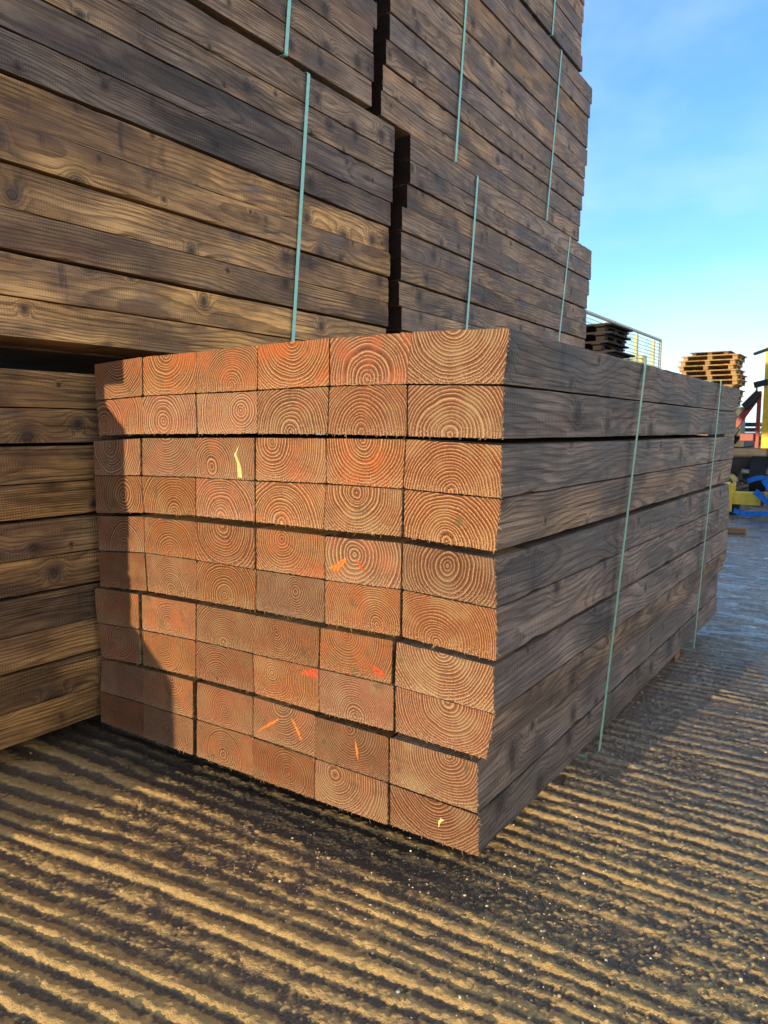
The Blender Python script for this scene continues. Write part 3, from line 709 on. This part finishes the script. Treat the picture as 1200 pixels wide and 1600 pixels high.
PW = plain("yellow_pallet_wood", (0.46, 0.29, 0.12), .8, var=.6, scale=5)
PW2 = plain("brown_pallet_wood", (0.25, 0.15, 0.08), .8, var=.6, scale=5)
PD = plain("dark_pallet_wood", (0.035, 0.027, 0.025), .8, var=.5, scale=8)
def make_pallet(mat, w, d, h=.142, over=0.0):
    """a wooden pallet: deck boards, blocks and bottom boards, w along x, d along y"""
    root = bpy.data.objects.new("pallet", None); root.empty_display_size = .2; col.objects.link(root)
    n = 7; bw = d/(n*1.35)
    k = h-.142
    bm_obj("deck_board", boxmesh([(-w/2-over, w/2+over, y-bw/2, y+bw/2, .12+k, .142+k) for y in np.linspace(-d/2+bw/2, d/2-bw/2, n)]), mat, root)
    bm_obj("stringer", boxmesh([(x-.05, x+.05, -d/2-over, d/2+over, .098+k, .1195+k) for x in (-w/2+.05, 0, w/2-.05)]), mat, root)
    for y in (-d/2+.06, 0, d/2-.06):
        bm_obj("block_row", boxmesh([(-w/2, -w/2+.10, y-.06, y+.06, .0205, .0975+k), (-.05, .05, y-.06, y+.06, .0205, .0975+k), (w/2-.10, w/2, y-.06, y+.06, .0205, .0975+k)]), mat, root)
    bm_obj("bottom_board", boxmesh([(x-.05, x+.05, -d/2, d/2, 0, .02) for x in (-w/2+.05, 0, w/2-.05)]), mat, root)
    return root
def copy_tree(o):
    c = o.copy(); col.objects.link(c)
    for ch in o.children:
        d = ch.copy(); col.objects.link(d); d.parent = c
    return c
def pallet_stack(mat, w, d, x, y, n, group, labelf, rnd, rz=0.0, z0=0.0, jit=.02, h=.142, over=0.0):
    first = make_pallet(mat, w, d, h, over)
    for i in range(n):
        o = first if i == 0 else copy_tree(first)
        o.location = (x+rnd.uniform(-jit, jit), y+rnd.uniform(-jit, jit), z0+i*(h+.0005)); o.rotation_euler = (0, 0, rz+rnd.uniform(-.02, .02))
        tag(o, labelf(n-i), "pallet", group)
CARD = ['topmost', 'second', 'third', 'fourth', 'fifth', 'sixth', 'seventh', 'eighth', 'ninth', 'tenth', 'eleventh', 'twelfth', 'thirteenth', 'fourteenth', 'fifteenth', 'sixteenth', 'seventeenth', 'eighteenth', 'nineteenth', 'twentieth', 'twenty-first', 'twenty-second', 'twenty-third']
def lf(what):
    return lambda i: ("%s, %s of its stack" % (what, CARD[i-1]) if i == 1 else "%s, %s from the top of its stack" % (what, CARD[i-1]))
rb = random.Random(8)
pallet_stack(PD, 1.0, .8, -2.65, 7.5, 21, "dark pallets stacked beside the far stack", lf("dark weathered pallet beside the far stack"), rb, jit=.04, h=.098, over=.07)
pallet_stack(PW, 1.15, 1.0, -3.03, 17.6, 23, "yellow pallets stacked beyond the front pack", lf("sunlit yellow pallet beyond the front pack"), rb, jit=.06, h=.112, over=.05)

pallet_stack(PW2, .85, 1.0, -3.42, 19.8, 22, "brown pallets behind the yellow ones", lf("brownish pallet behind the yellow pallet stack"), rb, jit=.05, h=.13, over=.06)

# mesh fence panel with posts
FP = plain("pale_green_fence_post", (0.60, 0.62, 0.36), .5, var=.2, scale=6)
FW = plain("grey_fence_wire", (0.50, 0.56, 0.52), .5, .1, .2, 12)
f = empty("mesh_fence", (-2.85, 8.0, 0), "tall welded mesh fence panel behind the dark pallets", "fence")
bm = bmesh.new()
for zz in np.arange(.15, 2.38, .055): tube(bm, (0, 0, zz), (0, 4.2, zz), .005, 5)
for yy in np.arange(.06, 4.2, .06): tube(bm, (.008, yy, .12), (.008, yy, 2.38), .0022, 5)
bm_obj("mesh_panel", bm, FW, f)
bm = bmesh.new(); tube(bm, (0, 0, 2.42), (0, 4.2, 2.42), .026); bm_obj("top_rail", bm, FW, f)
for yy in (0, 1.4, 2.1, 2.95, 3.95): bm_obj("post", boxmesh([(-.09, -.03, yy-.035, yy+.035, 0, 2.40)]), FP, f)
bm = bmesh.new(); tube(bm, (0, 4.2, 0), (0, 4.2, 2.42), .026); bm_obj("end_post", bm, FW, f)
# yellow rack beyond it
YR = plain("yellow_rack_timber", (0.60, 0.44, 0.14), .7, var=.3, scale=5)
rk = empty("timber_rack", (-3.4, 12.0, 0), "yellow rack standing behind the mesh fence", "rack")
bm_obj("shelf", boxmesh([(-1.2, .1, -1.2, 1.2, 1.55, 1.75)]), YR, rk)
for (xx, yy) in ((-1.1, -1.1), (.02, -1.1), (-1.1, 1.1), (.02, 1.1)):
    bm_obj("upright", boxmesh([(xx-.07, xx+.07, yy-.07, yy+.07, 0, 1.55)]), YR, rk)
bm_obj("upright", boxmesh([(-.1, .1, .75, 1.05, 1.751, 2.25)]), YR, rk)

# dark packs and timber heaps along the back of the yard
DK = plain("dark_wet_boards", (0.060, 0.058, 0.055), .5, var=.5, scale=4)
DK2 = plain("dark_green_wrapped", (0.055, 0.075, 0.06), .5, var=.4, scale=3)
def board_pile(x, y, w, d, n, h, label, seed, rz=0, mat=DK, name="board_pile"):
    rr = random.Random(seed); e = empty(name, (x, y, 0), label, "timber pile", "dark timber piles at the back of the yard", rz)
    for i in range(n):
        dx, dy = rr.uniform(-.12, .12), rr.uniform(-.12, .12)
        m_ = int(d/.22); bx = []
        for k in range(m_):
            yy = -d/2+k*.22; bx.append((-w/2+dx+rr.uniform(-.06, .06), w/2+dx+rr.uniform(-.06, .06), yy+dy, yy+.212+dy, .07+i*(h+.03), .07+i*(h+.03)+h))
        bm_obj("board_layer", boxmesh(bx), mat, e)
        bm_obj("bearer", boxmesh([(s*w*.35-.04, s*w*.35+.04, -d/2, d/2, i*(h+.03)+(.0 if i == 0 else .072-.032), .0695+i*(h+.03)) for s in (-1, 1)]), mat, e)
board_pile(-1.7, 13.2, 1.6, 1.4, 4, .085, "low dark pile of wet boards nearest the front pack's far end", 1)
board_pile(-1.9, 15.6, 2.6, 1.2, 6, .09, "dark board pile farther back, behind the lowest pile", 2, .1)
board_pile(-3.4, 19.8, 3.6, 1.4, 8, .10, "long dark board pile at the back of the yard", 3, .06)
board_pile(1.6, 20.5, 3.4, 1.4, 7, .10, "dark board pile at the back, partly behind the yellow mast", 4, -.05)
cb = empty("storage_cabinet", (-1.72, 11.9, 0), "narrow dark green cabinet just past the front pack's far corner", "cabinet")
bm_obj("cabinet_body", boxmesh([(-.20, .28, -.2, .2, .08, 1.22)]), DK2, cb)
bm_obj("cabinet_lid", boxmesh([(-.22, .30, -.22, .22, 1.2205, 1.25)]), DK2, cb)
for s in (-1, 1): bm_obj("foot", boxmesh([(.04+s*.18-.03, .04+s*.18+.03, -.15, .15, 0, .08)]), DK2, cb)

# yellow masted machine at the right edge
YEL = plain("worn_yellow_paint", (0.72, 0.46, 0.04), .45, var=.35, scale=7)
REDP = plain("red_paint", (0.26, 0.026, 0.020), .4, var=.3, scale=7)
BLK = plain("black_rubber_and_oil", (0.02, 0.02, 0.021), .5, var=.4, scale=9)
STL = plain("dull_steel", (0.16, 0.17, 0.18), .4, .6, .3, 9)
mc = empty("masted_loader", (-.90, 10.3, 0), "yellow masted loader with red arm at the photo's right edge", "loader")
bm_obj("mast", boxmesh([(-.05, .05, -.07, .07, .35, 2.02), (.25, .35, -.07, .07, .35, 2.02), (.05, .25, -.05, .05, .6, .68), (.05, .25, -.05, .05, 1.9, 1.98)]), YEL, mc)
bm_obj("mast_extension", boxmesh([(.0, .04, -.04, .04, 2.021, 2.95), (.26, .30, -.04, .04, 2.021, 2.95)]), STL, mc)
bm_obj("cross_bar", boxmesh([bar((-.20, -.02, 1.93), (.02, -.12, 1.99), .05, .035)]), BLK, mc)
bm_obj("rail", boxmesh([(-.125, -.075, -.09, -.03, .40, 1.42)]), REDP, mc)
bm_obj("arm", boxmesh([bar((-.42, -.02, .90), (-.13, -.02, 1.36), .07, .085)]), REDP, mc)
bm_obj("cylinder", boxmesh([bar((-.28, -.10, 1.20), (-.10, -.10, 1.40), .08, .10)]), BLK, mc)
bm_obj("hinge_block", boxmesh([bar((-.17, -.1, 1.5), (0, -.1, 1.54), .06, .08)]), BLK, mc)
bm_obj("arm_foot", boxmesh([bar((-.50, -.02, .74), (-.38, -.02, .93), .10, .12)]), BLK, mc)
bm_obj("counterweight", boxmesh([(-.30, -.13, -.2, .2, .74, .84)]), REDP, mc)
bm_obj("chassis", boxmesh([(-.75, .9, -.25, 1.6, .30, .64), (-.9, -.3, .2, 1.3, .645, .80)]), BLK, mc)
bm_obj("platform", boxmesh([(-.22, .9, -.45, -.26, .30, .36)]), STL, mc)
bm = bmesh.new(); tube(bm, (-.13, -.1, 1.40), (-.14, -.1, 1.54), .012); tube(bm, (-.14, -.1, 1.54), (-.04, -.06, 1.56), .012); bm_obj("hose", bm, BLK, mc)
for (wx, wy) in ((-.02, -.2), (-.02, 1.3), (.8, -.2), (.8, 1.3)):
    bm = bmesh.new(); tube(bm, (wx-.1, wy, .27), (wx+.1, wy, .27), .27, 28)
    wl = bm_obj("wheel", bm, BLK, mc)
    bm = bmesh.new(); tube(bm, (wx-.103, wy, .27), (wx+.103, wy, .27), .13, 20); bm_obj("rim", bm, YEL, wl)

# yellow lifting beam with blue sling, on the ground
lb = empty("lifting_beam", (-.80, 7.35, 0), "yellow steel lifting beam lying past the front pack", "lifting beam")
YEL2 = plain("yellow_beam_paint", (0.74, 0.52, 0.07), .5, var=.25, scale=9)
bm_obj("end_plate", boxmesh([(-.09, -.05, -.10, .10, .012, .335), (-.05, .0, -.09, -.075, .03, .32), (-.05, .0, .075, .09, .03, .32)]), YEL2, lb)
bm_obj("beam", boxmesh([(-.049, .95, -.07, .07, .11, .24)]), YEL2, lb)
bm_obj("clamp_band", boxmesh([(.27, .30, -.076, .076, .105, .246)]), REDP, lb)
bm_obj("foot", boxmesh([(-.03, .07, -.06, .06, 0, .109)]), BLK, lb)
bm_obj("foot", boxmesh([(.78, .88, -.06, .06, 0, .109)]), BLK, lb)
BLU = plain("blue_webbing", (0.015, 0.16, 0.55), .6, var=.4, scale=25)
def sling(path, w, th, label):
    pts = [Vector(p) for p in path]
    # Catmull-Rom smoothing
    sm = []
    for i in range(len(pts)-1):
        p0, p1, p2, p3 = pts[max(i-1, 0)], pts[i], pts[i+1], pts[min(i+2, len(pts)-1)]
        for k in range(6):
            u = k/6; sm.append(0.5*((2*p1)+(p2-p0)*u+(2*p0-5*p1+4*p2-p3)*u*u+(3*p1-p0-3*p2+p3)*u**3))
    sm.append(pts[-1]); V, Fc = [], []
    for i, p in enumerate(sm):
        d = (sm[min(i+1, len(sm)-1)]-sm[max(i-1, 0)]).normalized()
        s = Vector((-d.y*.3, .25, 1)); s = (s-d*s.dot(d)).normalized(); n_ = d.cross(s).normalized()
        for a_, b_ in ((-1, -1), (1, -1), (1, 1), (-1, 1)): V.append(tuple(p+s*w*.5*a_+n_*th*.5*b_))
    for i in range(len(sm)-1):
        for k in range(4): Fc.append((i*4+k, i*4+(k+1) % 4, i*4+4+(k+1) % 4, i*4+4+k))
    Fc += [(3, 2, 1, 0), tuple((len(sm)-1)*4+k for k in range(4))]
    o = mesh_obj("lifting_sling", V, Fc, BLU, smooth=False); return tag(o, label, "lifting sling", "blue slings on the lifting beam")
sling([(-.66, 7.27, .36), (-.52, 7.24, .40), (-.40, 7.22, .33), (-.28, 7.2, .40), (-.1, 7.2, .36)], .05, .015, "blue webbing sling lying over the top of the yellow beam")
sling([(-.58, 7.22, .26), (-.50, 7.18, .20), (-.40, 7.15, .12), (-.25, 7.12, .06), (-.05, 7.12, .05)], .06, .015, "blue webbing sling hanging down across the yellow beam's face")
sling([(-.74, 7.02, .07), (-.62, 6.98, .045), (-.45, 6.97, .06), (-.25, 7.0, .05), (0, 7.0, .06)], .05, .015, "blue webbing sling lying flat on the ground before beam")
sling([(-.50, 7.2, .38), (-.44, 7.17, .30), (-.40, 7.15, .20), (-.34, 7.14, .12)], .06, .02, "short blue webbing loop in the middle of the sling tangle")
# offcut on the ground
OFF = plain("offcut_wood", (0.30, 0.16, 0.07), .8, var=.35, scale=20)
oc = bm_obj("timber_offcut", boxmesh([(-.15, .13, -.03, .03, 0, .045)]), OFF); oc.location = (-.56, 5.75, 0.0); oc.rotation_euler = (0, 0, .05)
tag(oc, "small brown offcut lying on wet ground past the front pack", "offcut")
